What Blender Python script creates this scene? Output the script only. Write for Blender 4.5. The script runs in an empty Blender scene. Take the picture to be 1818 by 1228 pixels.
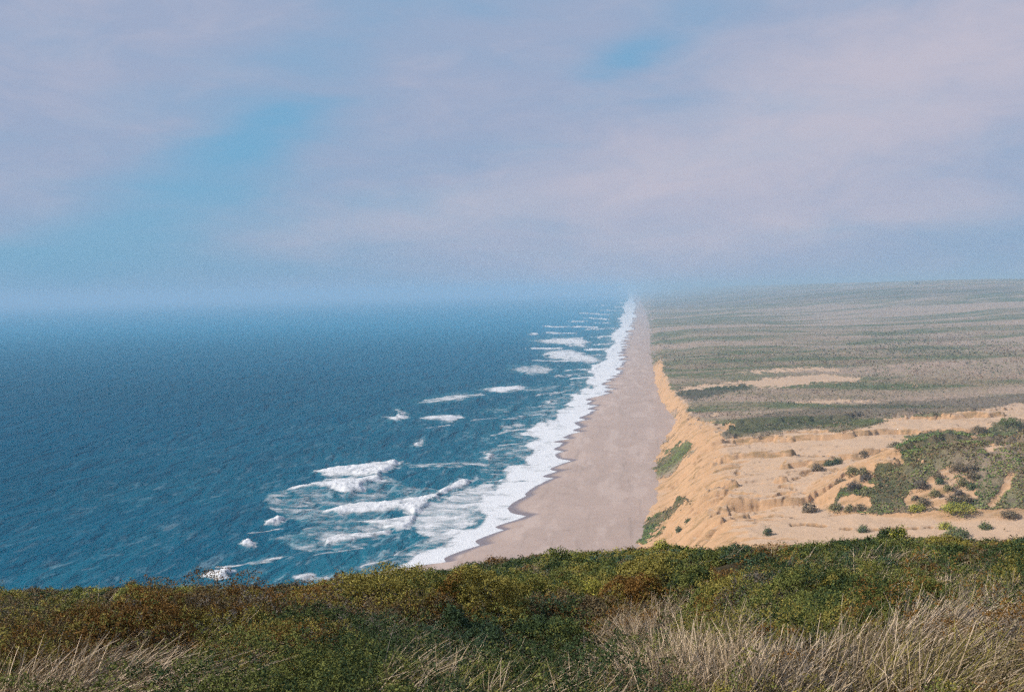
import bpy, math, random
import numpy as np
from mathutils import Matrix, Vector
random.seed(7)
RNG = np.random.default_rng(11)
SC = bpy.context.scene
COL = SC.collection

# ------------------------------------------------------------------ camera
CAM_Z = 90.0
W0, H0, F0 = 1818.0, 1228.0, 2020.0
PSI, PITCH, ROLL = math.radians(5.80), math.radians(2.78), math.radians(-1.13)
CAM_R = Matrix.Rotation(PSI, 3, 'Z') @ Matrix.Rotation(math.pi / 2 - PITCH, 3, 'X') @ Matrix.Rotation(ROLL, 3, 'Z')
cam_data = bpy.data.cameras.new('camera')
cam_data.sensor_width = 36.0
cam_data.lens = 36.0 * F0 / W0
cam_data.clip_start = 0.1
cam_data.clip_end = 120000.0
cam = bpy.data.objects.new('camera', cam_data)
COL.objects.link(cam)
cam.matrix_world = Matrix.Translation((0, 0, CAM_Z)) @ CAM_R.to_4x4()
SC.camera = cam
RM = np.array(CAM_R)

def proj(X, Y, Z):
    """world point -> pixel of the 1818 px wide photograph (used only to read positions off it)"""
    d = np.stack([X, Y, Z - CAM_Z], -1) @ RM
    w = np.maximum(-d[..., 2], 1e-3)
    return W0 / 2 + F0 * d[..., 0] / w, H0 / 2 - F0 * d[..., 1] / w

def unproj(u, v, z):
    """pixel -> point on the level z"""
    u = np.asarray(u, float); v = np.asarray(v, float)
    d = np.stack([(u - W0 / 2) / F0, -(v - H0 / 2) / F0, -np.ones_like(u)], -1) @ RM.T
    t = (z - CAM_Z) / d[..., 2]
    return d[..., 0] * t, d[..., 1] * t

# ------------------------------------------------------------------ sky, sun, exposure
SUN_EL, SUN_AZ = math.radians(36), math.radians(-97)      # azimuth from +Y towards +X
world = bpy.data.worlds.new('World')
SC.world = world
world.use_nodes = True
wt = world.node_tree
wt.nodes.clear()

def N(t, kind, **kw):
    n = t.nodes.new(kind)
    for k, v in kw.items():
        setattr(n, k, v)
    return n

def setin(n, **kw):
    for k, v in kw.items():
        n.inputs[k.replace('_', ' ')].default_value = v
    return n

def mth(t, op, a, b=None, c=None, clamp=False):
    n = N(t, 'ShaderNodeMath', operation=op, use_clamp=clamp)
    for i, x in enumerate((a, b, c)):
        if x is None:
            continue
        if isinstance(x, (int, float)):
            n.inputs[i].default_value = x
        else:
            t.links.new(x, n.inputs[i])
    return n.outputs[0]

def mixc(t, f, a, b):
    n = N(t, 'ShaderNodeMix', data_type='RGBA')
    for sock, x in ((n.inputs[0], f), (n.inputs[6], a), (n.inputs[7], b)):
        if isinstance(x, (int, float)):
            sock.default_value = x
        elif isinstance(x, (tuple, list)):
            sock.default_value = (*x, 1) if len(x) == 3 else x
        else:
            t.links.new(x, sock)
    return n.outputs[2]

def maprange(t, x, a, b, c=0.0, d=1.0):
    n = N(t, 'ShaderNodeMapRange', interpolation_type='SMOOTHSTEP')
    t.links.new(x, n.inputs[0])
    for i, q in enumerate((a, b, c, d)):
        n.inputs[i + 1].default_value = q
    return n.outputs[0]

def noise(t, vec, scale, detail=4.0, rough=0.5, dist=0.0):
    n = N(t, 'ShaderNodeTexNoise')
    setin(n, Scale=scale, Detail=detail, Roughness=rough, Distortion=dist)
    if vec is not None:
        t.links.new(vec, n.inputs['Vector'])
    return n.outputs['Fac']

def mapping(t, vec, scale=(1, 1, 1), rot=(0, 0, 0), loc=(0, 0, 0)):
    n = N(t, 'ShaderNodeMapping')
    n.inputs['Scale'].default_value = scale
    n.inputs['Rotation'].default_value = rot
    n.inputs['Location'].default_value = loc
    t.links.new(vec, n.inputs['Vector'])
    return n.outputs[0]

sky = N(wt, 'ShaderNodeTexSky', sky_type='NISHITA', sun_disc=False)
sky.sun_elevation = SUN_EL
sky.sun_rotation = SUN_AZ
sky.air_density = 1.0; sky.dust_density = 1.5; sky.ozone_density = 2.0
blue = N(wt, 'ShaderNodeVectorMath', operation='SCALE')
blue.inputs['Scale'].default_value = 0.10
wt.links.new(sky.outputs[0], blue.inputs[0])
tc = N(wt, 'ShaderNodeTexCoord')
sep = N(wt, 'ShaderNodeSeparateXYZ')
wt.links.new(tc.outputs['Generated'], sep.inputs[0])
az = mth(wt, 'ARCTAN2', sep.outputs[0], sep.outputs[1])     # radians right of the beach's direction
el = mth(wt, 'ARCSINE', sep.outputs[2])
cmb = N(wt, 'ShaderNodeCombineXYZ')
wt.links.new(az, cmb.inputs[0]); wt.links.new(el, cmb.inputs[1])
skyv = cmb.outputs[0]
SKY_DARK, SKY_MAUVE, SKY_PALE = (0.11, 0.38, 0.62), (0.325, 0.39, 0.545), (0.50, 0.48, 0.575)
def blob(a0, e0, ra, re, rot):
    """soft elliptical gap in the cloud, 1 at its middle"""
    da = mth(wt, 'SUBTRACT', az, a0); de = mth(wt, 'SUBTRACT', el, e0)
    c, s = math.cos(rot), math.sin(rot)
    x = mth(wt, 'ADD', mth(wt, 'MULTIPLY', da, c / ra), mth(wt, 'MULTIPLY', de, s / ra))
    y = mth(wt, 'ADD', mth(wt, 'MULTIPLY', da, -s / re), mth(wt, 'MULTIPLY', de, c / re))
    r2 = mth(wt, 'ADD', mth(wt, 'MULTIPLY', x, x), mth(wt, 'MULTIPLY', y, y))
    return mth(wt, 'EXPONENT', mth(wt, 'MULTIPLY', r2, -1.0))
def pix(u, v):
    return (u - 1115) / 2020.0, (512 - v - 0.02 * (u - 1115)) / 2020.0
gaps = [((410, 300), 0.13, 0.045, 0.55, 0.62), ((490, 245), 0.06, 0.022, 0.3, 0.45), ((1115, 118), 0.045, 0.016, 0.35, 0.5),
        ((830, 10), 0.22, 0.04, 0.25, 0.35), ((1230, 40), 0.12, 0.03, 0.5, 0.3),
        ((350, 400), 0.30, 0.035, 0.12, 0.40), ((0, 490), 0.42, 0.035, 0.0, 0.7), ((1750, 400), 0.25, 0.03, 0.25, 0.3)]
g = None
for (uv, ra, re, rot, amp) in gaps:
    a0, e0 = pix(*uv)
    b = mth(wt, 'MULTIPLY', blob(a0, e0, ra, re, rot), amp)
    g = b if g is None else mth(wt, 'ADD', g, b)
lights = [((1550, 190), 0.28, 0.075, 0.35, 1.0), ((850, 370), 0.22, 0.028, 0.15, 0.55), ((120, 160), 0.22, 0.08, 0.6, 0.15), ((1500, 400), 0.25, 0.02, 0.1, 0.45)]
p = None
for (uv, ra, re, rot, amp) in lights:
    a0, e0 = pix(*uv)
    b = mth(wt, 'MULTIPLY', blob(a0, e0, ra, re, rot), amp)
    p = b if p is None else mth(wt, 'ADD', p, b)
n1 = noise(wt, mapping(wt, skyv, (3.0, 14.0, 1), (0, 0, -0.32)), 1.6, 6.0, 0.55, 0.4)
n2 = noise(wt, mapping(wt, skyv, (3.5, 9.0, 1), (0, 0, -0.45), (4.1, 2.2, 0)), 3.4, 9.0, 0.66, 0.6)
gf = mth(wt, 'ADD', g, mth(wt, 'MULTIPLY', mth(wt, 'SUBTRACT', n1, 0.5), 1.5))
gf = maprange(wt, gf, -0.15, 1.25, 0.0, 0.92)
pf = mth(wt, 'ADD', p, mth(wt, 'MULTIPLY', mth(wt, 'SUBTRACT', n2, 0.5), 1.3), clamp=True)
cl = mixc(wt, pf, SKY_MAUVE, SKY_PALE)
thin = mixc(wt, 0.8, blue.outputs[0], SKY_DARK)
fin = mixc(wt, gf, cl, thin)
bg = N(wt, 'ShaderNodeBackground')
bg.inputs['Strength'].default_value = 1.0
wt.links.new(fin, bg.inputs['Color'])
wo = N(wt, 'ShaderNodeOutputWorld')
wt.links.new(bg.outputs[0], wo.inputs['Surface'])

sd = bpy.data.lights.new('sun', 'SUN')
sd.energy = 4.8
sd.angle = math.radians(1.5)
sd.color = (1.0, 0.93, 0.82)
sun = bpy.data.objects.new('sun', sd)
COL.objects.link(sun)
sdir = Vector((math.sin(SUN_AZ) * math.cos(SUN_EL), math.cos(SUN_AZ) * math.cos(SUN_EL), math.sin(SUN_EL)))
sun.rotation_euler = sdir.to_track_quat('Z', 'Y').to_euler()
sun.location = (0, 0, 400)

SC.view_settings.view_transform = 'Standard'
SC.view_settings.look = 'None'
SC.view_settings.exposure = 0.08
SC.view_settings.gamma = 1.0
SC.render.engine = 'CYCLES'
SC.cycles.use_denoising = False
SC.cycles.use_adaptive_sampling = True
SC.cycles.adaptive_threshold = 0.12
SC.cycles.adaptive_min_samples = 20
SC.cycles.max_bounces = 6
SC.cycles.volume_bounces = 1
SC.cycles.transparent_max_bounces = 8
SC.cycles.use_fast_gi = False

# ------------------------------------------------------------------ helpers
def hash2(ix, iy, seed):
    h = (ix.astype(np.int64) * 374761393 + iy.astype(np.int64) * 668265263 + seed * 974634777) & 0x7fffffff
    h = ((h ^ (h >> 13)) * 1274126177) & 0x7fffffff
    return ((h ^ (h >> 16)) & 0xffff) / 65535.0

def vnoise(x, y, seed=0):
    ix = np.floor(x); iy = np.floor(y)
    fx = x - ix; fy = y - iy
    fx = fx * fx * fx * (fx * (fx * 6 - 15) + 10); fy = fy * fy * fy * (fy * (fy * 6 - 15) + 10)
    a = hash2(ix, iy, seed); b = hash2(ix + 1, iy, seed); c = hash2(ix, iy + 1, seed); d = hash2(ix + 1, iy + 1, seed)
    return (a * (1 - fx) + b * fx) * (1 - fy) + (c * (1 - fx) + d * fx) * fy

def fbm(x, y, seed=0, octv=4, gain=0.5):
    s = 0.0; amp = 1.0; tot = 0.0
    for k in range(octv):
        s = s + amp * vnoise(x * 2 ** k + 17.3 * k, y * 2 ** k - 9.1 * k, seed + k)
        tot += amp; amp *= gain
    return s / tot                                              # 0..1

def sstep(a, b, x):
    t = np.clip((x - a) / (b - a), 0, 1)
    return t * t * (3 - 2 * t)

def sdpoly(u, v, poly, ky=2.0):
    """signed pixel distance to a traced outline (positive inside), vertical distances weighted ky"""
    P = np.array(poly, float)
    P[:, 1] *= ky
    out = np.full(u.shape, -1e3)
    x = u; y = v * ky
    m = (x > P[:, 0].min() - 30) & (x < P[:, 0].max() + 30) & (y > P[:, 1].min() - 30) & (y < P[:, 1].max() + 30)
    if not m.any():
        return out
    xs, ys = x[m], y[m]
    d = np.full(xs.shape, 1e9); ins = np.zeros(xs.shape, bool)
    for i in range(len(P)):
        ax, ay = P[i]; bx, by = P[(i + 1) % len(P)]
        ex, ey = bx - ax, by - ay
        t = np.clip(((xs - ax) * ex + (ys - ay) * ey) / (ex * ex + ey * ey + 1e-9), 0, 1)
        d = np.minimum(d, np.hypot(xs - ax - t * ex, ys - ay - t * ey))
        c = ((ay > ys) != (by > ys)) & (xs < (bx - ax) * (ys - ay) / ((by - ay) if by != ay else 1e-9) + ax)
        ins ^= c
    out[m] = np.where(ins, d, -d)
    return out

def dpolyline(u, v, pts, ky=2.0):
    d = np.full(u.shape, 1e9)
    for (ax, ay), (bx, by) in zip(pts[:-1], pts[1:]):
        ay, by = ay * ky, by * ky
        ex, ey = bx - ax, by - ay
        t = np.clip(((u - ax) * ex + (v * ky - ay) * ey) / (ex * ex + ey * ey + 1e-9), 0, 1)
        d = np.minimum(d, np.hypot(u - ax - t * ex, v * ky - ay - t * ey))
    return d

def mesh_from(name, verts, faces, mat, smooth=True, attrs=None, colors=None):
    """numpy verts (n,3), faces (m,k) -> a mesh"""
    me = bpy.data.meshes.new(name)
    n, (m, k) = len(verts), faces.shape
    me.vertices.add(n)
    me.vertices.foreach_set('co', verts.astype(np.float32).ravel())
    me.loops.add(m * k)
    me.loops.foreach_set('vertex_index', faces.astype(np.int32).ravel())
    me.polygons.add(m)
    me.polygons.foreach_set('loop_start', np.arange(0, m * k, k, dtype=np.int32))
    me.polygons.foreach_set('loop_total', np.full(m, k, dtype=np.int32))
    me.update(calc_edges=True)
    me.polygons.foreach_set('use_smooth', np.full(m, smooth, dtype=bool))
    for an, av in (attrs or {}).items():
        a = me.attributes.new(an, 'FLOAT', 'POINT')
        a.data.foreach_set('value', av.astype(np.float32).ravel())
    if colors is not None:
        a = me.color_attributes.new('tint', 'FLOAT_COLOR', 'POINT')
        c4 = np.ones((n, 4), np.float32); c4[:, :3] = colors
        a.data.foreach_set('color', c4.ravel())
    me.materials.append(mat)
    me.validate()
    return me

def link(name, me, label=None, cat=None, group=None, kind=None, parent=None, loc=(0, 0, 0)):
    o = bpy.data.objects.new(name, me)
    COL.objects.link(o)
    o.location = loc
    if label: o['label'] = label
    if cat: o['category'] = cat
    if group: o['group'] = group
    if kind: o['kind'] = kind
    if parent: o.parent = parent
    return o

def grid_faces(nr, nc, keep=None):
    i = np.arange(nr - 1)[:, None] * nc + np.arange(nc - 1)[None, :]
    f = np.stack([i, i + 1, i + nc + 1, i + nc], -1).reshape(-1, 4)
    if keep is not None:
        k = keep.reshape(-1)
        f = f[k[f].any(1)]
    return f

def compact(verts, faces, *arrs):
    used = np.zeros(len(verts), bool); used[faces.ravel()] = True
    idx = np.cumsum(used) - 1
    return (verts[used], idx[faces]) + tuple(a[used] for a in arrs)

def new_mat(name):
    m = bpy.data.materials.new(name); m.use_nodes = True
    t = m.node_tree
    return m, t, t.nodes['Principled BSDF'], t.nodes['Material Output']

def attr(t, name):
    return N(t, 'ShaderNodeAttribute', attribute_name=name).outputs['Fac']

def attrc(t, name):
    return N(t, 'ShaderNodeAttribute', attribute_name=name).outputs['Color']

def geo_pos(t):
    return N(t, 'ShaderNodeNewGeometry').outputs['Position']

def bump(t, b, h, strength, dist):
    n = N(t, 'ShaderNodeBump')
    n.inputs['Strength'].default_value = strength
    n.inputs['Distance'].default_value = dist
    t.links.new(h, n.inputs['Height'])
    t.links.new(n.outputs[0], b.inputs['Normal'])
    return n

# ------------------------------------------------------------------ shape of the coast
WL_PX = [(640, 1026), (680, 1015), (740, 1003), (790, 997), (815, 982), (830, 970), (870, 945), (905, 922), (911, 914), (899, 902), (915, 893),
         (935, 875), (962, 858), (974, 838), (982, 832), (997, 818), (988, 806), (1000, 792), (985, 785), (1007, 770), (1034, 758),
         (1018, 750), (1045, 738), (1056, 722), (1043, 712), (1060, 705), (1087, 692), (1077, 680), (1095, 660), (1097, 650),
         (1105, 641), (1099, 628), (1112, 622), (1105, 610), (1121, 592), (1117, 580), (1128, 569), (1124, 555), (1130, 545),
         (1125, 535), (1123, 526), (1119, 519)]
TOE_PX = [(1112, 990), (1122, 962), (1138, 920), (1157, 875), (1160, 850), (1158, 820), (1166, 800), (1186, 770), (1197, 748), (1181, 725),
          (1169, 705), (1162, 680), (1159, 650), (1156, 620), (1156, 590), (1154, 570), (1147, 550), (1137, 530), (1128, 521)]
def trace(px, z):
    a = np.array(px, float)
    x, y = unproj(a[:, 0], a[:, 1], z)
    o = np.argsort(y)
    return y[o], x[o]
WY, WX = trace(WL_PX, 0.05)
TY, TX = trace(TOE_PX, 3.0)
def waterline(Y):
    j = (fbm(Y / (6 + 0.02 * Y), Y * 0, 3, 3) - 0.5) * (3 + 0.008 * np.minimum(Y, 2500))
    ph = Y / (17 + 0.012 * Y) + 2.2 * fbm(Y / 90.0, Y * 0 + 3, 12, 3)
    fr = ph - np.floor(ph)
    saw = (np.where(fr < 0.75, fr / 0.75, (1 - fr) / 0.25) ** 1.6 - 0.4) * (2.5 + 0.006 * np.minimum(Y, 2500))
    return np.interp(Y, WY, WX) + j + saw
def toe(Y):
    return np.interp(Y, TY, TX) + (fbm(Y / 14.0, Y * 0 + 5, 8, 4) - 0.5) * 5.0

def H_beach(X, Y):
    d = X - waterline(Y)
    w = np.maximum(toe(Y) - waterline(Y), 20)
    z = np.where(d < 0, 0.05 + d * 0.07, 0.05 + 2.4 * (1 - np.exp(-d / 14.0)) + 0.7 * np.clip(d / w, 0, 2))
    cusps = 0.18 * np.sin(Y / 5.5 + 2 * fbm(Y / 40, X / 40, 4)) * np.exp(-((d - 9) / 6.0) ** 2)
    rough = (fbm(X / 5, Y / 9, 21, 4) - 0.5) * 0.35 * sstep(3, 15, d)
    return np.maximum(z, -3) + cusps + rough

SCARPS = [([(1377, 805), (1410, 807), (1450, 808)], 2.2, 0.9), ([(1406, 853), (1428, 841), (1445, 831), (1457, 828)], 4.0, 1.8),
          ([(1320, 893), (1345, 897), (1369, 896), (1396, 880)], 2.2, 1.0), ([(1369, 872), (1401, 863), (1425, 873)], 2.4, 0.9),
          ([(1259, 897), (1284, 881), (1296, 866), (1313, 828)], 3.0, 1.5), ([(1325, 842), (1354, 843)], 2.0, 1.0),
          ([(1410, 931), (1437, 930), (1480, 935), (1540, 939), (1600, 938), (1650, 936)], 3.5, 1.6), ([(1231, 822), (1244, 813)], 2.0, 1.2),
          ([(1186, 869), (1200, 861)], 2.0, 0.8), ([(1340, 930), (1375, 915), (1410, 916)], 1.6, 0.5), ([(1395, 838), (1420, 834)], 2.0, 0.7),
          ([(1228, 850), (1245, 838), (1262, 822)], 2.0, 1.0), ([(1215, 925), (1240, 905)], 2.0, 0.8), ([(1300, 905), (1330, 910)], 1.6, 0.5),
          ([(1462, 838), (1480, 836), (1500, 830)], 2.0, 0.8)]

def H_land_base(X, Y):
    t = X - toe(Y)
    hb = np.interp(Y, [250, 450, 560, 640, 700, 800, 1000, 1250, 1500, 2500, 30000], [22, 22, 21, 16.5, 13, 12, 12, 10, 5.5, 4, 4])
    wb = np.interp(Y, [250, 480, 560, 640, 700, 800, 1250, 1500, 30000], [34, 32, 28, 20, 9, 8, 9, 22, 30])
    q = t / wb
    p = np.where(q < 0, q * 1.0, np.where(q < 1, q - 0.08 * np.sin(np.clip(q, 0, 1) * 2 * math.pi), 1.0))
    z = 2.4 + (hb - 2.4) * np.maximum(p, -0.5)
    # gullies on the face
    env = np.clip(q, 0, 1) * np.clip(1.45 - q, 0, 1) * 2
    gl = fbm((Y + 0.15 * t) / 6.0, t / 26.0, 31, 5, 0.6)
    z = z - env * (gl - 0.42) * 4.0
    g2 = fbm((Y + 0.25 * t) / 11.0, t / 40.0, 35, 4, 0.5)
    z = z + env * (np.minimum(np.abs(g2 - 0.5) * 13, 1) - 0.65) * np.interp(Y, [250, 600, 700, 30000], [3.0, 3.0, 3.6, 3.6])
    ti = np.maximum(t - wb, 0)
    near = 1 - sstep(520, 760, Y)
    z = z + near * 9 * (1 - np.exp(-ti / 80)) + (1 - near) * 10 * (1 - np.exp(-ti / 420)) * sstep(600, 1100, Y)
    # rolling dunes
    amp = sstep(0, 60, ti) * np.interp(Y, [250, 520, 800, 2000, 30000], [1.6, 2.2, 6.5, 16, 20])
    z = z + amp * (fbm(X / (60 + 0.09 * Y) + 3, Y / (45 + 0.06 * Y), 41, 5, 0.45) - 0.42)
    # far hills
    hx = sstep(150, 1500, X) * sstep(1500, 5200, Y)
    z = z + hx * (78 + 28 * (fbm(X / 900, Y / 1400, 77, 4) - 0.5))
    # planted dune at the right of the sand flat
    def dome(cx, cy, rx, ry, h, pw=1.3):
        r2 = ((X - cx) / rx) ** 2 + ((Y - cy) / ry) ** 2
        return h * np.clip(1 - r2, 0, 1) ** pw
    m = np.maximum(dome(104, 356, 50, 50, 14.0), dome(150, 362, 55, 50, 17.0))
    m = m * (0.86 + 0.3 * fbm(X / 12, Y / 12, 91, 4))
    z = z + m
    nearw = (1 - sstep(560, 700, Y)) * sstep(6, 30, t) * sstep(308, 335, Y)
    e1 = fbm(X / 55 + 0.15 * Y / 55, Y / 24, 57, 5, 0.55); e2 = fbm(X / 34 + 7, Y / 16 + 2, 58, 5, 0.55)
    z = z + nearw * (2.1 * (sstep(0.492, 0.508, e1) - 0.5) + 0.5 * (sstep(0.54, 0.56, e2) - sstep(0.40, 0.42, e2)))
    z = z + (fbm(X / 9, Y / 9, 55, 4) - 0.5) * 0.7 * sstep(0, 10, t)
    return z

B1 = [(1140, 1100), (1125, 960), (1150, 880), (1150, 800), (1196, 752), (1240, 764), (1290, 777), (1340, 775), (1400, 768), (1440, 762), (1480, 768),
      (1530, 760), (1560, 751), (1590, 739), (1650, 743), (1700, 732), (1760, 723), (1818, 716), (2000, 698), (2600, 640), (2600, 1300), (1140, 1300)]
V_MOUND = [(1490, 905), (1488, 880), (1500, 870), (1545, 868), (1560, 842), (1578, 818), (1600, 797), (1612, 781), (1650, 768), (1680, 763), (1710, 768),
           (1724, 780), (1745, 772), (1765, 757), (1800, 749), (1850, 748), (2000, 750), (2000, 900), (1818, 897), (1668, 906), (1560, 909)]
V_BARE = [[(1606, 905), (1600, 885), (1612, 872), (1628, 868), (1640, 852), (1660, 838), (1690, 826), (1722, 836), (1738, 848), (1736, 872), (1731, 888), (1700, 897), (1670, 906)],
          [(1788, 838), (1805, 842), (1795, 868), (1772, 896), (1742, 900), (1756, 884), (1776, 866)],
          [(1490, 912), (1488, 885), (1520, 878), (1540, 884), (1542, 900), (1540, 912)],
          [(1742, 793), (1782, 786), (1780, 792), (1756, 803), (1742, 803)], [(1635, 815), (1650, 817), (1642, 826), (1632, 823)],
          [(1720, 777), (1728, 772), (1750, 776), (1735, 781)], [(1570, 800), (1600, 806), (1612, 822), (1590, 830), (1565, 822)]]
V_SLOPE = [[(1158, 820), (1164, 852), (1186, 848), (1206, 826), (1226, 802), (1233, 788), (1214, 784), (1190, 800)],
           [(1112, 968), (1160, 916), (1210, 882), (1226, 886), (1184, 925), (1150, 964)],
           [(1166, 797), (1188, 772), (1200, 764), (1190, 786)], [(1176, 735), (1200, 722), (1206, 738), (1192, 748)]]
S_STRIPS = [[(1190, 697), (1215, 689), (1255, 683), (1330, 676), (1400, 668), (1470, 666), (1532, 671), (1520, 677), (1440, 681), (1390, 688), (1338, 689), (1330, 683), (1260, 687), (1215, 695)],
            [(1300, 661), (1380, 655), (1430, 652), (1490, 655), (1490, 660), (1430, 658), (1350, 663)],
            [(1380, 716), (1440, 711), (1540, 711), (1568, 713), (1450, 717)],
            [(1225, 757), (1262, 750), (1300, 755), (1290, 770), (1240, 764)], [(1256, 735), (1290, 731), (1270, 739)]]
V_DARK = [[(1196, 704), (1215, 694), (1260, 688), (1328, 683), (1332, 691), (1290, 699), (1232, 714)],
          [(1280, 752), (1350, 738), (1450, 725), (1560, 716), (1700, 708), (1830, 700), (1830, 716), (1700, 731), (1590, 738), (1500, 752), (1440, 758), (1330, 772), (1290, 776)],
          [(1520, 880), (1560, 850), (1600, 850), (1625, 865), (1610, 900), (1540, 905)], [(1160, 520), (1818, 505), (1818, 520), (1160, 550)]]

def land_masks(X, Y, Z):
    u, v = proj(X, Y, Z)
    ju = (fbm(X / 5, Y / 9, 61, 4) - 0.5); jv = (fbm(X / 7, Y / 7, 66, 4) - 0.5)
    jh = fbm(X / 1.7, Y / 2.6, 68, 3) - 0.5
    u = u + ju * 26 + jh * 16; v = v + jv * 10 + jh * 5
    veg = 1 - sstep(-7, 7, sdpoly(u, v, B1))
    t = X - toe(Y)
    wb = np.interp(Y, [250, 480, 560, 640, 700, 800, 1250, 1500, 30000], [34, 32, 28, 20, 9, 8, 9, 22, 30])
    face = sstep(wb + 3.5, wb - 1.5, t + ju * 7)
    veg = veg * (1 - face * (1 - sstep(1150, 1420, Y)))
    for p in S_STRIPS:
        veg = np.minimum(veg, 1 - sstep(-2, 2, sdpoly(u, v, p, 3.0)))
    mv = sstep(-16, 5, sdpoly(u, v, V_MOUND))
    for p in V_BARE:
        b = sstep(-6, 9, sdpoly(u, v, p))
        b = b * sstep(0.30, 0.40, 1 - fbm(X / 3.2, Y / 3.2, 71, 3) * 0.85)
        mv = np.minimum(mv, 1 - b)
    veg = np.maximum(veg, mv)
    for p, a in zip(V_SLOPE, (1.25, 1.0, 0.8, 0.8)):
        pt = sstep(-8, 10, sdpoly(u, v, p)) * a
        veg = np.maximum(veg, pt * (0.55 + 0.6 * fbm(X / 2.5, Y / 6, 73, 3)))
    dark = np.zeros_like(X)
    for p, a in zip(V_DARK, (1.0, 0.7, 0.5, 0.45)):
        dark = np.maximum(dark, sstep(-3, 4, sdpoly(u, v, p, 2.5)) * a)
    scar = np.zeros_like(X)
    for pts, w, dep in SCARPS:
        uu, vv = proj(X, Y, Z)
        d = dpolyline(uu + ju * 12 + jh * 8, vv + jv * 6 + jh * 4, pts, 1.8)
        scar = np.maximum(scar, np.exp(-(d / w) ** 2) * min(1, dep))
    scar = scar * sstep(0.32, 0.52, fbm(X / 2.0, Y / 3.0, 79, 3))
    return np.clip(veg, 0, 1), dark, scar

def H_land(X, Y):
    return H_land_base(X, Y)

# ------------------------------------------------------------------ materials for the setting
def sand_colour(t, pos):
    slope = N(t, 'ShaderNodeSeparateXYZ')
    t.links.new(N(t, 'ShaderNodeNewGeometry').outputs['Normal'], slope.inputs[0])
    n_a = noise(t, mapping(t, pos, (0.05, 0.05, 0.05)), 1.0, 6, 0.6)
    n_b = noise(t, mapping(t, pos, (0.35, 0.35, 0.9)), 1.0, 8, 0.65)
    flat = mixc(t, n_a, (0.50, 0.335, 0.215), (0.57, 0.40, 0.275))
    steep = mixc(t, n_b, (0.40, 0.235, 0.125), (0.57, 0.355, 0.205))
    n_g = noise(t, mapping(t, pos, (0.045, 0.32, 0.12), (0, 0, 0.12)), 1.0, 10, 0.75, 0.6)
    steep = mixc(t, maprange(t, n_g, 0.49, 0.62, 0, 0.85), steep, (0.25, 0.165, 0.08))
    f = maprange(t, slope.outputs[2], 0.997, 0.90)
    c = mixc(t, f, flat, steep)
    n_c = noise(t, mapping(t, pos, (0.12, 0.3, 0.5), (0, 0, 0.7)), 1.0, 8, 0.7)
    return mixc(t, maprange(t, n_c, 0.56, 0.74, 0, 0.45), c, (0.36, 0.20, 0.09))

def veg_colour(t, pos):
    n1 = noise(t, mapping(t, pos, (0.010, 0.020, 0.03), (0, 0, -0.25)), 1.0, 7, 0.6, 0.8)
    n2 = noise(t, mapping(t, pos, (0.35, 0.35, 0.35)), 1.0, 6, 0.7)
    n3 = noise(t, mapping(t, pos, (0.0026, 0.0055, 0.01), (0, 0, -0.2)), 1.0, 5, 0.5, 0.6)
    c = mixc(t, maprange(t, n1, 0.43, 0.58), (0.105, 0.135, 0.05), (0.33, 0.235, 0.155))
    c = mixc(t, maprange(t, n2, 0.40, 0.68), c, (0.075, 0.082, 0.04))
    c = mixc(t, maprange(t, n2, 0.47, 0.30), c, (0.27, 0.22, 0.11))
    sy = N(t, 'ShaderNodeSeparateXYZ'); t.links.new(pos, sy.inputs[0])
    near = mixc(t, maprange(t, n2, 0.42, 0.62), mixc(t, maprange(t, n1, 0.42, 0.58), (0.12, 0.15, 0.045), (0.17, 0.13, 0.065)), (0.065, 0.07, 0.034))
    c = mixc(t, maprange(t, sy.outputs[1], 640, 540), c, near)
    return mixc(t, maprange(t, n3, 0.42, 0.60, 0, 0.75), c, (0.42, 0.295, 0.225))

mat_land, t, b, _ = new_mat('dune sand and low scrub')
pos = geo_pos(t)
sepm = N(t, 'ShaderNodeSeparateColor')
t.links.new(attrc(t, 'tint'), sepm.inputs[0])
nz = noise(t, mapping(t, pos, (0.5, 0.5, 0.5)), 1.0, 6, 0.7)
vf = mth(t, 'ADD', sepm.outputs[0], mth(t, 'MULTIPLY', mth(t, 'SUBTRACT', nz, 0.5), 1.9))
vf = maprange(t, vf, 0.42, 0.58)
vc = veg_colour(t, pos)
vc = mixc(t, mth(t, 'MULTIPLY', sepm.outputs[1], 0.75), vc, (0.035, 0.042, 0.022))
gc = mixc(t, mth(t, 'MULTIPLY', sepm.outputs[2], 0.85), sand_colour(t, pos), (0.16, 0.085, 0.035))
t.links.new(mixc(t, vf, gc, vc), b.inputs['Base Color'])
BUMP_V = vf
b.inputs['Roughness'].default_value = 0.95
b.inputs['Specular IOR Level'].default_value = 0.1
nb = mth(t, 'ADD', noise(t, mapping(t, pos, (0.4, 0.4, 0.4)), 1.0, 8, 0.7), mth(t, 'MULTIPLY', noise(t, mapping(t, pos, (0.03, 0.09, 0.1), (0, 0, 0.8)), 1.0, 6, 0.6), 1.2))
nb = mth(t, 'MULTIPLY', nb, maprange(t, BUMP_V, 0.0, 1.0, 0.38, 1.0))
bump(t, b, nb, 0.9, 1.0)

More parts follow.
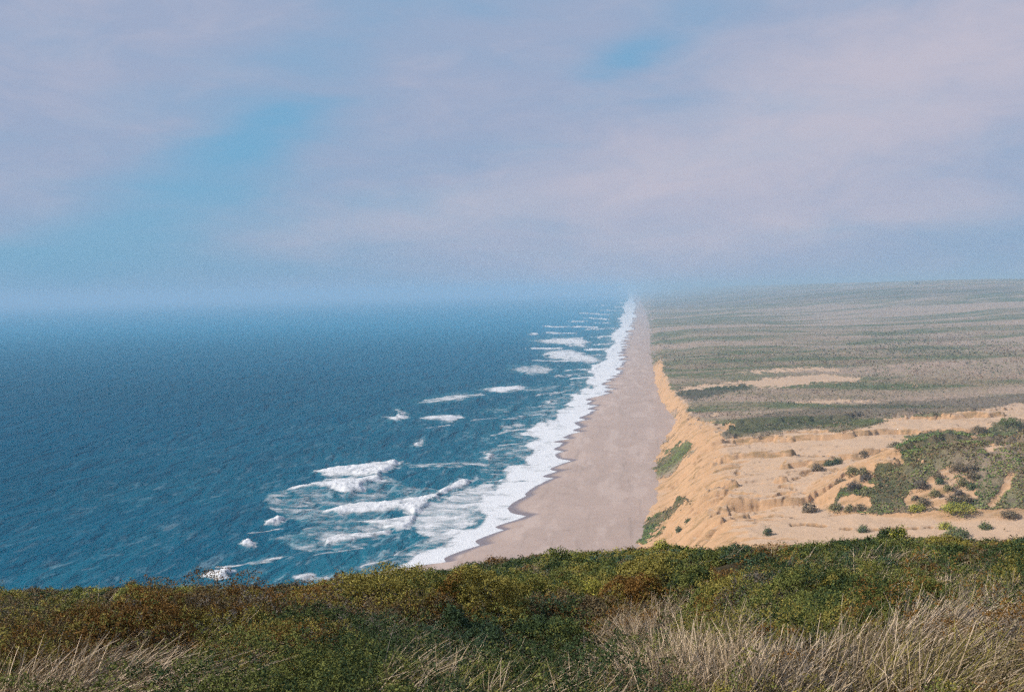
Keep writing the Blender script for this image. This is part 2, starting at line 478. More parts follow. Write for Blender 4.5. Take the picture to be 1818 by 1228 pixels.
mat_beach, t, b, _ = new_mat('beach sand')
pos = geo_pos(t)
wet = attr(t, 'wet')
c = mixc(t, noise(t, mapping(t, pos, (0.02, 0.035, 0.1)), 1.0, 7, 0.6), (0.35, 0.257, 0.212), (0.455, 0.34, 0.288))
c = mixc(t, maprange(t, noise(t, mapping(t, pos, (0.09, 0.16, 0.1)), 1.0, 8, 0.7), 0.52, 0.75, 0, 0.5), c, (0.28, 0.20, 0.165))
c = mixc(t, maprange(t, noise(t, mapping(t, pos, (0.22, 0.012, 0.1), (0, 0, 0.03)), 1.0, 8, 0.7), 0.54, 0.68, 0, 0.4), c, (0.25, 0.185, 0.155))
c = mixc(t, maprange(t, noise(t, mapping(t, pos, (0.10, 0.02, 0.1), (0, 0, 0.05)), 1.0, 8, 0.6), 0.50, 0.62, 0, 0.35), c, (0.56, 0.44, 0.38))
c = mixc(t, wet, c, (0.185, 0.145, 0.15))
t.links.new(c, b.inputs['Base Color'])
t.links.new(maprange(t, wet, 0.0, 1.0, 0.9, 0.45), b.inputs['Roughness'])
b.inputs['Specular IOR Level'].default_value = 0.25
bump(t, b, noise(t, mapping(t, pos, (0.5, 0.5, 0.5)), 1.0, 8, 0.7), 0.6, 0.25)

mat_sea, t, b, out = new_mat('sea water')
pos = geo_pos(t)
foam = attr(t, 'foam'); milk = attr(t, 'milk')
sx = N(t, 'ShaderNodeSeparateXYZ'); t.links.new(pos, sx.inputs[0])
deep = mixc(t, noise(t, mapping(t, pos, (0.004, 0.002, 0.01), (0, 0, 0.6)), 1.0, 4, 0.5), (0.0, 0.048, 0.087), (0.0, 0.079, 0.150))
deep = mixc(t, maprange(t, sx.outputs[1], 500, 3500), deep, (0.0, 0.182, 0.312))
c = mixc(t, milk, deep, (0.02, 0.15, 0.20))
streak = noise(t, mapping(t, pos, (0.16, 0.055, 0.1), (0, 0, -0.5)), 1.0, 9, 0.72, 0.8)
lace = mth(t, 'MULTIPLY', maprange(t, streak, 0.52, 0.68), mth(t, 'MULTIPLY', milk, 0.75, clamp=True))
c = mixc(t, lace, c, (0.55, 0.62, 0.64))
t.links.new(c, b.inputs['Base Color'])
b.inputs['Roughness'].default_value = 0.4
b.inputs['IOR'].default_value = 1.33
b.inputs['Specular IOR Level'].default_value = 0.0
gl = N(t, 'ShaderNodeBsdfGlossy')
gl.inputs['Color'].default_value = (0.25, 0.75, 1.0, 1); gl.inputs['Roughness'].default_value = 0.3
mxs = N(t, 'ShaderNodeMixShader')
mxs.inputs[0].default_value = 0.035
t.links.new(b.outputs[0], mxs.inputs[1]); t.links.new(gl.outputs[0], mxs.inputs[2]); t.links.new(mxs.outputs[0], out.inputs['Surface'])
w1 = noise(t, mapping(t, pos, (0.10, 0.035, 0.05), (0, 0, -0.62)), 1.0, 3, 0.5, 0.5)
w2 = noise(t, mapping(t, pos, (0.35, 0.16, 0.1), (0, 0, -0.5)), 1.0, 6, 0.62, 0.3)
bn = bump(t, b, mth(t, 'ADD', mth(t, 'MULTIPLY', w1, 3.2), w2), 1.0, 1.5)
t.links.new(bn.outputs[0], gl.inputs['Normal'])

mat_foam, t, b, out = new_mat('surf foam')
pos = geo_pos(t)
foam = attr(t, 'foam')
fn = noise(t, mapping(t, pos, (0.10, 0.13, 0.2), (0, 0, -0.2)), 1.0, 10, 0.74, 0.5)
fn2 = noise(t, mapping(t, pos, (1.2, 0.6, 0.5)), 1.0, 6, 0.7)
ff = mth(t, 'ADD', foam, mth(t, 'MULTIPLY', mth(t, 'SUBTRACT', fn, 0.5), 2.1))
ff = maprange(t, ff, 0.28, 0.98)
b.inputs['Roughness'].default_value = 0.85
b.inputs['Specular IOR Level'].default_value = 0.2
t.links.new(mixc(t, fn2, (0.50, 0.53, 0.57), (0.90, 0.87, 0.86)), b.inputs['Base Color'])
bump(t, b, fn2, 0.6, 0.5)
tr = N(t, 'ShaderNodeBsdfTransparent')
mx = N(t, 'ShaderNodeMixShader')
t.links.new(ff, mx.inputs[0]); t.links.new(tr.outputs[0], mx.inputs[1]); t.links.new(b.outputs[0], mx.inputs[2])
t.links.new(mx.outputs[0], out.inputs['Surface'])

# ------------------------------------------------------------------ land meshes
def fan_grid(a, Y):
    A, YY = np.meshgrid(a, Y)
    return A * YY, YY
def geom(y0, y1, r):
    n = int(math.log(y1 / y0) / math.log(r)) + 1
    return y0 * (y1 / y0) ** np.linspace(0, 1, n)

a_land = np.concatenate([np.linspace(-0.10, 0.42, 560), np.linspace(0.422, 1.5, 90)])
Yl = np.concatenate([np.linspace(120, 240, 30)[:-1], geom(240, 700, 1.0026), geom(702, 3000, 1.0055), geom(3010, 26000, 1.02)])
X, Y = fan_grid(a_land, Yl)
Z = H_land_base(X, Y)
veg, dark, scar = land_masks(X, Y, Z)
LX = (X, Y)
canopy = veg * (fbm(X / 2.2, Y / 2.2, 101, 4, 0.6)) * np.interp(Y, [250, 500, 1200, 4000], [0.9, 1.2, 1.4, 1.6])
Z = Z + canopy - scar * 0.7
keep = (X > toe(Y) - 8)
V = np.stack([X, Y, Z], -1).reshape(-1, 3)
F = grid_faces(*X.shape, keep=keep)
C = np.stack([veg, dark, scar], -1).reshape(-1, 3)
V2, F2, C2 = compact(V, F, C)
link('dunes', mesh_from('dunes', V2, F2, mat_land, True, None, C2), 'sandy bluffs and scrub covered dune plain running inland from the beach', 'dunes', kind='structure')

# beach: rows along the shore, columns across it
Yb = np.concatenate([np.linspace(150, 250, 20)[:-1], geom(250, 2500, 1.0032), geom(2510, 24000, 1.012)])
cr = np.concatenate([np.linspace(-0.6, -0.1, 8)[:-1], np.linspace(-0.1, 0.35, 60)[:-1], np.linspace(0.35, 1.6, 70)])
YY, CC = np.meshgrid(Yb, cr, indexing='ij')
wl = waterline(YY)
wd = np.maximum(np.interp(YY, TY, TX) - np.interp(YY, WY, WX), 30)
XX = wl + CC * wd
ZZ = H_beach(XX, YY)
jit = fbm(YY / (9 + 0.01 * YY), XX / 20, 19, 3)
wetv = sstep(3 + 9 * jit ** 1.5, 0.5 + 3 * jit, XX - wl)
V = np.stack([XX, YY, ZZ], -1).reshape(-1, 3)
link('beach', mesh_from('beach', V, grid_faces(*XX.shape), mat_beach, True, {'wet': wetv.reshape(-1)}), 'long straight pinkish grey sand beach between surf and bluffs', 'beach', kind='structure')

# ------------------------------------------------------------------ sea
FOAM = [  # (outline, strength, crest height in metres)
    ([(566, 836), (600, 829), (655, 824), (705, 816), (703, 828), (682, 838), (672, 849), (640, 846), (600, 842), (575, 840)], 1.0, 1.3),
    ([(512, 868), (560, 863), (600, 860), (640, 855), (678, 849), (675, 858), (643, 868), (641, 875), (620, 878), (590, 873), (560, 871), (530, 871)], 1.0, 1.3),
    ([(590, 842), (680, 838), (670, 850), (600, 860), (560, 862)], 0.62, 0.3),
    ([(575, 905), (620, 893), (690, 889), (740, 884), (765, 879), (784, 875), (779, 888), (757, 900), (738, 913), (730, 907), (700, 906), (640, 907), (600, 911)], 0.97, 1.2),
    ([(776, 871), (800, 860), (822, 851), (836, 854), (830, 862), (800, 870), (782, 877)], 1.0, 1.3),
    ([(640, 925), (690, 920), (740, 913), (734, 925), (716, 938), (700, 938), (680, 930)], 0.95, 1.0),
    ([(572, 955), (600, 945), (640, 942), (692, 937), (686, 946), (660, 952), (610, 960), (580, 964)], 0.9, 0.8),
    ([(469, 929), (490, 919), (504, 916), (501, 924), (485, 930)], 1.15, 1.5), ([(427, 967), (438, 958), (448, 960), (449, 969), (436, 970)], 1.15, 1.2),
    ([(360, 1017), (385, 1012), (402, 1006), (409, 1009), (405, 1023), (390, 1027), (375, 1021)], 1.2, 1.6),
    ([(438, 993), (480, 986), (504, 984), (480, 994), (450, 998)], 0.75, 0.3), ([(520, 1024), (545, 1018), (560, 1020), (540, 1030)], 0.8, 0.3),
    ([(756, 741), (790, 737), (815, 738), (800, 744), (770, 745)], 1.0, 0.8), ([(746, 714), (790, 704), (853, 699), (825, 710), (780, 715)], 0.82, 0.6),
    ([(857, 690), (890, 687), (926, 685), (924, 693), (890, 695)], 1.05, 1.0), ([(690, 741), (704, 737), (712, 731), (718, 740), (705, 744)], 1.0, 1.2),
    ([(734, 787), (740, 781), (747, 787)], 0.9, 0.7), ([(860, 810), (868, 802), (877, 812), (866, 823)], 0.8, 0.8),
    ([(911, 655), (950, 650), (979, 652), (975, 662), (940, 664)], 0.74, 0.4), ([(952, 605), (990, 602), (1030, 601), (1043, 607), (1036, 615), (990, 609)], 0.95, 0.9),
    ([(964, 629), (1000, 622), (1030, 627), (1063, 638), (1056, 643), (1010, 641), (975, 633)], 0.95, 0.9),
    ([(973, 714), (980, 711), (983, 716), (975, 717)], 1.0, 0.8), ([(590, 972), (640, 964), (660, 968), (600, 980)], 0.5, 0.1),
    ([(720, 822), (790, 826), (860, 824), (850, 830), (780, 833), (724, 829)], 0.56, 0.1), ([(890, 755), (930, 752), (935, 758), (900, 762)], 0.6, 0.1),
    ([(930, 690), (990, 686), (985, 692), (940, 696)], 0.55, 0.1), ([(860, 728), (905, 724), (900, 731)], 0.5, 0.1),
]
LINES = [([(971, 580), (1058, 581)], 2.2), ([(972, 591), (1018, 592)], 2.4), ([(943, 619), (997, 619)], 2.8), ([(1045, 622), (1085, 620)], 3.0),
         ([(948, 642), (1045, 642)], 2.0), ([(1016, 571), (1039, 571)], 2.6), ([(1031, 556), (1080, 559)], 2.0), ([(1048, 565), (1077, 567)], 2.2),
         ([(1058, 573), (1080, 574)], 1.8), ([(1087, 545), (1109, 545)], 2.0), ([(943, 593), (955, 593)], 2.0), ([(1060, 600), (1100, 596)], 2.4),
         ([(1040, 586), (1090, 583)], 2.2), ([(1060, 612), (1090, 610)], 2.0), ([(1100, 538), (1112, 537)], 1.6), ([(1070, 551), (1105, 552)], 1.8), ([(1055, 655), (1060, 650), (1090, 648)], 2.5),
         ([(1020, 672), (1050, 670)], 2.5), ([(1000, 660), (1035, 657)], 2.0), ([(1062, 542), (1072, 542)], 1.6), ([(1106, 530), (1114, 530)], 1.4)]
SHORE_L = [(600, 1026), (690, 1010), (740, 986), (770, 971), (800, 955), (830, 932), (836, 905), (850, 880), (885, 850), (903, 835), (922, 815), (937, 795), (946, 780), (930, 771),
           (962, 750), (985, 735), (1010, 712), (1020, 700), (1040, 690), (1050, 670), (1046, 660), (1066, 640), (1075, 625), (1086, 610),
           (1080, 600), (1101, 580), (1098, 565), (1109, 555), (1106, 545), (1116, 530), (1115, 519)]
SEMI = [([(715, 905), (790, 880), (880, 850), (870, 900), (830, 935), (800, 958), (760, 965), (740, 950)], 0.68),
        ([(480, 880), (560, 862), (680, 850), (790, 868), (780, 890), (700, 915), (690, 960), (560, 975), (480, 960), (560, 930), (470, 905)], 0.42),
        ([(700, 985), (760, 960), (800, 950), (780, 975), (700, 1005)], 0.5), ([(900, 815), (935, 770), (980, 735), (1010, 712), (985, 760), (940, 820)], 0.5),
        ([(820, 830), (900, 780), (940, 770), (930, 800), (880, 845)], 0.38), ([(930, 735), (1010, 690), (1050, 650), (1060, 660), (1010, 715), (960, 745)], 0.42)]
ns = -0.45
a_sea = np.concatenate([np.linspace(-2.2, -0.62, 60)[:-1], np.linspace(-0.62, -0.36, 170)[:-1], np.linspace(-0.36, 0.07, 640)])
Ys = np.concatenate([np.linspace(60, 240, 30)[:-1], geom(240, 1200, 1.0024), geom(1203, 4000, 1.0055), geom(4020, 60000, 1.03)])
X, Y = fan_grid(a_sea, Ys)
X = np.minimum(X, waterline(Y) + 30 + 0.01 * Y)
u, v = proj(X, Y, X * 0)
ju = (fbm(X / 6, Y / 12, 161, 4) - 0.5); jv = (fbm(X / 8, Y / 14, 166, 4) - 0.5)
uj = u + ju * 34; vj = v + jv * 6
WLY, WLX = trace(SHORE_L, 0.0)
left = np.interp(Y, WLY, WLX)
d = X - waterline(Y)
j2 = (fbm(X / 10, Y / (14 + 0.01 * Y), 171, 4) - 0.5) * 22
shore = sstep(-5, 6, X - left + j2)
shore = shore * (0.62 + 0.75 * fbm(X / 7, Y / (5 + 0.006 * Y), 175, 4, 0.6))
outer = np.exp(-np.maximum(left - X, 0) / 26.0) * 0.42
foam = np.maximum(shore * 1.05, outer)
crest = np.zeros_like(X)
for poly, s, h in FOAM:
    sd_ = sdpoly(uj * 1.0, vj, poly, 2.2)
    f = sstep(-13, 6, sd_)
    foam = np.maximum(foam, f * s * 0.9)
    sc_ = sdpoly(u + ju * 8, v + jv * 2, poly, 2.2)
    crest = np.maximum(crest, sstep(-4, 7, sc_) * h * 1.15)
for pts, w in LINES:
    dd = dpolyline(uj, v + jv * 2.0, pts, 2.4)
    f = np.exp(-(dd / (w * 1.3)) ** 2)
    foam = np.maximum(foam, f * 0.95)
    crest = np.maximum(crest, f * 1.0)
for pts in (((480, 905), (560, 900)), ((440, 945), (505, 939)), ((640, 1006), (700, 990)), ((700, 985), (742, 968)), ((883, 791), (935, 783)), ((868, 770), (930, 760)),
            ((898, 746), (962, 737)), ((958, 701), (1006, 694)), ((938, 723), (988, 717)), ((724, 829), (794, 833)), ((807, 831), (857, 826)), ((560, 985), (640, 975)),
            ((1010, 683), (1045, 679)), ((985, 668), (1030, 665)), ((1035, 631), (1070, 629)), ((760, 760), (800, 757)), ((840, 745), (880, 741)), ((390, 1000), (440, 994))):
    foam = np.maximum(foam, 0.66 * np.exp(-(dpolyline(uj, v + jv * 5.0, pts, 2.4) / 4.0) ** 2))
milk = 0.8 * np.exp(-np.maximum(left - X, 0) / 45.0)
for poly, s in SEMI:
    f = sstep(-14, 10, sdpoly(u + ju * 60, v + jv * 14, poly, 2.2))
    foam = np.maximum(foam, f * s)
    milk = np.maximum(milk, f * min(1, s * 1.7))
for poly, s, h in FOAM:
    milk = np.maximum(milk, 0.6 * sstep(-24, 4, sdpoly(u + ju * 30, v + jv * 8, poly, 1.6)))
zone = sstep(330, 60, left - X) * sstep(1800, 500, Y)
milk = np.clip(np.maximum(milk, 0.30 * zone * fbm(X / 30, Y / 50, 181, 4) * 1.5), 0, 1)
# swell: crests run from lower left to upper right, as they bend in to the shore
ph = (X * 0.80 - Y * 0.60)
swell = np.sin(ph / 9.5 + 3.0 * fbm(X / 120, Y / 160, 191, 3)) * (fbm(X / 60, Y / 60, 195, 3)) ** 1.5
swell2 = np.sin(ph / 21.0 + 4.0 * fbm(X / 260, Y / 260, 197, 3))
shallow = sstep(-6, -60, X - waterline(Y))
fade = np.interp(Y, [240, 3000, 9000], [1, 0.8, 0.0])
Z = (1.9 * np.maximum(swell, -0.5) + 0.9 * swell2 + (fbm(X / 5, Y / 8, 201, 4) - 0.5) * 0.7) * shallow * fade
lump = fbm(X / 2.5, Y / 4.0, 203, 4, 0.6)
Z = Z + crest * (0.6 + 0.7 * lump) + np.clip(foam, 0, 1) * 0.25 * lump * shallow
Z = np.where(X > waterline(Y) - 3, 0.03, Z) + 0.0
V = np.stack([X, Y, Z], -1).reshape(-1, 3)
Fs = grid_faces(*X.shape)
link('sea', mesh_from('sea', V, Fs, mat_sea, True, {'foam': foam.reshape(-1), 'milk': milk.reshape(-1)}), 'deep teal blue sea with low swell fading into haze', 'sea', kind='structure')
fk = (foam > 0.26)
Ff = grid_faces(*X.shape, keep=fk)
Vf = V.copy(); Vf[:, 2] += 0.06
Vf, Ff, fa = compact(Vf, Ff, foam.reshape(-1))
link('surf_foam', mesh_from('surf_foam', Vf, Ff, mat_foam, True, {'foam': fa}), 'white foam of breakers and wash along the shore', 'surf', kind='stuff')

# ------------------------------------------------------------------ leaf clumps
def leaf_mat(name, spec=0.15):
    m, t, b, _ = new_mat(name)
    t.links.new(attrc(t, 'tint'), b.inputs['Base Color'])
    b.inputs['Roughness'].default_value = 0.8
    b.inputs['Specular IOR Level'].default_value = spec
    return m
mat_leaf = leaf_mat('scrub leaves')
mat_dryg = leaf_mat('dry grass blades', 0.2)
mat_twig, t, b, _ = new_mat('shrub twigs')
t.links.new(mixc(t, noise(t, geo_pos(t), 30, 4), (0.05, 0.035, 0.025), (0.13, 0.09, 0.06)), b.inputs['Base Color'])
b.inputs['Roughness'].default_value = 0.9

PAL = {  # real leaf colours
    'dark':   [(0.028, 0.048, 0.018), (0.055, 0.085, 0.03)],
    'green':  [(0.075, 0.098, 0.024), (0.19, 0.195, 0.05)],
    'teal':   [(0.036, 0.065, 0.038), (0.07, 0.115, 0.06)],
    'olive':  [(0.15, 0.13, 0.028), (0.33, 0.275, 0.065)],
    'rust':   [(0.115, 0.062, 0.017), (0.24, 0.125, 0.03)],
    'yellow': [(0.25, 0.25, 0.035), (0.42, 0.40, 0.075)],
    'brown':  [(0.095, 0.072, 0.036), (0.20, 0.15, 0.08)],
    'grey':   [(0.10, 0.085, 0.07), (0.19, 0.16, 0.13)],
    'bdark': [(0.06, 0.085, 0.045), (0.11, 0.14, 0.065)],
    'bolive': [(0.15, 0.145, 0.06), (0.26, 0.235, 0.11)],
    'bgreen': [(0.10, 0.13, 0.045), (0.17, 0.20, 0.075)],
    'dune':   [(0.15, 0.115, 0.07), (0.27, 0.21, 0.14)],
    'straw':  [(0.34, 0.25, 0.15), (0.72, 0.56, 0.40)],
}
def leaves(cen, nor, size, colr, rng, aspect=0.6):
    """cen (n,3), nor (n,3) unit, size (n,), colr (n,3) -> quads shaped like pointed leaves"""
    n = len(cen)
    r = rng.normal(size=(n, 3)); r -= nor * (r * nor).sum(1, keepdims=True); r /= np.linalg.norm(r, axis=1, keepdims=True) + 1e-9
    s = np.cross(nor, r)
    sz = size[:, None]
    a = cen - r * sz * 0.5; c = cen + r * sz * 0.5
    bq = cen + s * sz * 0.5 * aspect - nor * sz * 0.10; dq = cen - s * sz * 0.5 * aspect - nor * sz * 0.10
    V = np.stack([a, bq, c, dq], 1).reshape(-1, 3)
    F = np.arange(4 * n).reshape(-1, 4)
    return V, F, np.repeat(colr, 4, 0)

def mound_leaves(rng, c, r, h, n, size, kind, kind2=None, mixf=0.25, lump=0.35):
    """leaves over a lumpy dome: c = base centre, r = radius, h = height"""
    per = 12
    m = max(3, n // per); n = m * per
    th = rng.uniform(0, 2 * math.pi, m); q = np.sqrt(rng.uniform(0, 1, m)) * 1.02
    dx, dy = q * np.cos(th), q * np.sin(th)
    seed = int(rng.integers(1, 9999))
    lm = fbm(dx * 2.4 + 9, dy * 2.4 + 5, seed, 3, 0.6)
    ol = 0.72 + 0.5 * fbm(np.cos(th) * 1.6 + 5, np.sin(th) * 1.6 + 5, seed + 9, 3)   # uneven outline
    z = h * np.sqrt(np.clip(1 - q ** 2.0, 0, 1)) * (1 - lump + 2.4 * lump * (lm - 0.25))
    ax_, ay_ = dx * r * ol / 0.15, dy * r * ol / 0.15
    lm2 = fbm(ax_, ay_, seed + 21, 2)
    z = z + 0.11 * min(1.0, r / 0.3) * (lm2 - 0.5) * 2 * (size < 0.12) - (lm2 < 0.36) * h * 0.35
    f_lump = lm2
    rs = size * rng.uniform(1.3, 2.6, m)                                            # each sprig a little ball of leaves
    z = z + rng.normal(0, 0.3, m) * rs
    P0 = np.stack([dx * r * ol, dy * r * ol, z], -1)
    d = rng.normal(size=(m, per, 3)); d[..., 2] += 0.35
    d /= np.linalg.norm(d, axis=2, keepdims=True)
    P = (P0[:, None] + d * (rs[:, None] * rng.uniform(0.75, 1.1, (m, per)))[..., None]).reshape(-1, 3) + c
    nz_ = (d + rng.normal(0, 0.3, d.shape)).reshape(-1, 3)
    nz_ /= np.linalg.norm(nz_, axis=1, keepdims=True)
    pa, pb = np.array(PAL[kind][0]), np.array(PAL[kind][1])
    f = np.clip(rng.uniform(0, 1, m) * 0.5 + lm * 0.8 - 0.15, 0, 1)[:, None]
    col = pa * (1 - f) + pb * f
    if kind2:
        m2 = (fbm(dx * 1.7 + 30, dy * 1.7 - 7, seed + 3, 3) + rng.uniform(-0.12, 0.12, m)) > (1 - mixf)
        k = np.array(PAL[kind2][0]) * (1 - f) + np.array(PAL[kind2][1]) * f
        col = np.where(m2[:, None], k, col)
    col = np.repeat(col, per, 0) * rng.uniform(0.75, 1.3, (n, 1))
    return leaves(P, nz_, size * rng.uniform(0.6, 1.35, n), col, rng)

class Acc:
    def __init__(s): s.V = []; s.F = []; s.C = []; s.n = 0
    def add(s, vfc):
        V, F, C = vfc
        s.V.append(V); s.F.append(F + s.n); s.C.append(C); s.n += len(V)
    def mesh(s, name, mat, smooth=False):
        return mesh_from(name, np.concatenate(s.V), np.concatenate(s.F), mat, smooth, None, np.concatenate(s.C))

# scrub scattered over the planted parts of the dunes, leaf clumps sized to what the eye resolves there
def dune_scatter():
    rng = np.random.default_rng(5)
    n = 320000
    Yq = np.exp(rng.uniform(math.log(270), math.log(2600), n))
    Xq = Yq * rng.uniform(0.0, 0.50, n)
    k = 110000
    Yq[:k] = rng.uniform(290, 430, k); Xq[:k] = rng.uniform(50, 215, k)
    Zq = H_land_base(Xq, Yq)
    vg, dk, sc = land_masks(Xq, Yq, Zq)
    t_ = Xq - toe(Yq)
    clump = fbm(Xq / (1.5 + Yq / 300), Yq / (1.5 + Yq / 250), 303, 3)
    bare2 = fbm(Xq / (160 + Yq / 5), Yq / (35 + Yq / 18), 317, 5, 0.6)
    keepp = np.where((bare2 > 0.50) & (Yq > 560), 0.14, np.where(Yq > 620, 0.7, 1.0)) * (1 - sstep(1300, 2600, Yq))
    ok = (vg + (clump - 0.5) * 1.2 > 0.5) & (t_ > 2) & (clump > np.where(Yq < 450, 0.33, 0.42)) & (rng.uniform(0, 1, n) < keepp)
    Xq, Yq, Zq, dk, clump = Xq[ok], Yq[ok], Zq[ok], dk[ok], clump[ok]
    n = len(Xq)
    can = fbm(Xq / 2.2, Yq / 2.2, 101, 4, 0.6) * np.interp(Yq, [250, 500, 1200, 4000], [0.9, 1.2, 1.4, 1.6])
    size = Yq * np.where(Yq < 500, 0.0017, 0.0013) * rng.uniform(0.5, 1.3, n)
    Z_ = Zq + can + size * rng.uniform(-0.1, 0.9, n) * (clump * 1.6 - 0.3)
    nor = rng.normal(0, 0.6, (n, 3)); nor[:, 2] = np.abs(nor[:, 2]) + 0.35
    nor /= np.linalg.norm(nor, axis=1, keepdims=True)
    sel = fbm(Xq / (14 + Yq / 60), Yq / (10 + Yq / 60), 311, 4) + rng.uniform(-0.10, 0.10, n)
    sel2 = fbm(Xq / (160 + Yq / 5), Yq / (35 + Yq / 18), 317, 5, 0.6) + rng.uniform(-0.05, 0.05, n)
    pick = np.where(sel < 0.40, 0, np.where(sel < 0.52, 1, np.where(sel < 0.60, 2, 3)))
    
    pick = np.where(rng.uniform(0, 1, n) < dk * 0.6, 5, pick)
    A = np.array([(0.08, 0.088, 0.045), (0.145, 0.14, 0.065), (0.21, 0.165, 0.10), (0.19, 0.125, 0.09), (0.28, 0.22, 0.14), (0.045, 0.06, 0.03), (0.42, 0.31, 0.23)])
    A2 = np.array([(0.06, 0.095, 0.026), (0.105, 0.135, 0.035), (0.13, 0.115, 0.04), (0.125, 0.08, 0.042), (0, 0, 0), (0.04, 0.055, 0.022)])
    base_c = np.where((Yq < 450)[:, None], 1.35 * A2[np.minimum(pick, 5)], A[pick])
    colr = 1.25 * base_c * rng.uniform(0.85, 1.2, (n, 1)) * (0.8 + 0.5 * fbm(Xq / 12, Yq / 18, 331, 3))[:, None]
    return leaves(np.stack([Xq, Yq, Z_], -1), nor, size, colr, rng, 0.85)
acc = Acc(); acc.add(dune_scatter())
link('dune_scrub', acc.mesh('dune_scrub', mat_leaf), 'low green and brown scrub matting the dune plain', 'scrub', kind='stuff')

# ------------------------------------------------------------------ single shrubs on the bare sand
def on_land(u, v, z0=28.0):
    z = z0
    for _ in range(40):
        x, y = unproj(u, v, z)
        z = 0.5 * z + 0.5 * float(H_land_base(np.array([x]), np.array([y]))[0])
    return float(x), float(y), z
def twigs(rng, r, h, n=7):
    """forked stems from the base, three sided and tapering"""
    V = []; F = []
    def seg(a, b, ra, rb):
        k = len(V)
        for p, q in ((a, ra), (b, rb)):
            for i in range(3):
                th = i * 2.094
                V.append((p[0] + q * math.cos(th), p[1] + q * math.sin(th), p[2]))
        for i in range(3):
            j = (i + 1) % 3
            F.append((k + i, k + j, k + 3 + j, k + 3 + i))
    for i in range(n):
        a = rng.uniform(0, 6.28)
        m = np.array([math.cos(a) * r * 0.25, math.sin(a) * r * 0.25, h * 0.35])
        w = 0.03 * h + 0.006
        seg((0, 0, -0.1 * h), m, w, w * 0.7)
        for s in (-1, 1):
            e = np.array([math.cos(a + s * 0.45) * r * 0.68, math.sin(a + s * 0.45) * r * 0.68, h * rng.uniform(0.5, 0.72)])
            seg(m, e, w * 0.7, w * 0.25)
    return np.array(V, float), np.array(F)
GRP_D = 'single shrubs on the bare dune sand'
def shrub(name, loc, r, h, nleaf, size, kind, kind2, label, group, seed, cat='shrub', mixf=0.3, lump=0.35):
    rng = np.random.default_rng(seed)
    root = bpy.data.objects.new(name, None); COL.objects.link(root); root.location = loc
    root['label'] = label; root['category'] = cat
    if group: root['group'] = group
    a = Acc(); a.add(mound_leaves(rng, np.zeros(3), r, h, nleaf, size, kind, kind2, mixf, lump))
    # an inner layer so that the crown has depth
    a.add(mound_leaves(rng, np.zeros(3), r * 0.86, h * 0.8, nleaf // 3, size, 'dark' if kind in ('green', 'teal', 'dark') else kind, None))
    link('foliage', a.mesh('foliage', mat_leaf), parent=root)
    Vt, Ft = twigs(rng, r, h)
    link('stems', mesh_from('stems', Vt, Ft, mat_twig, False), parent=root)
    return root
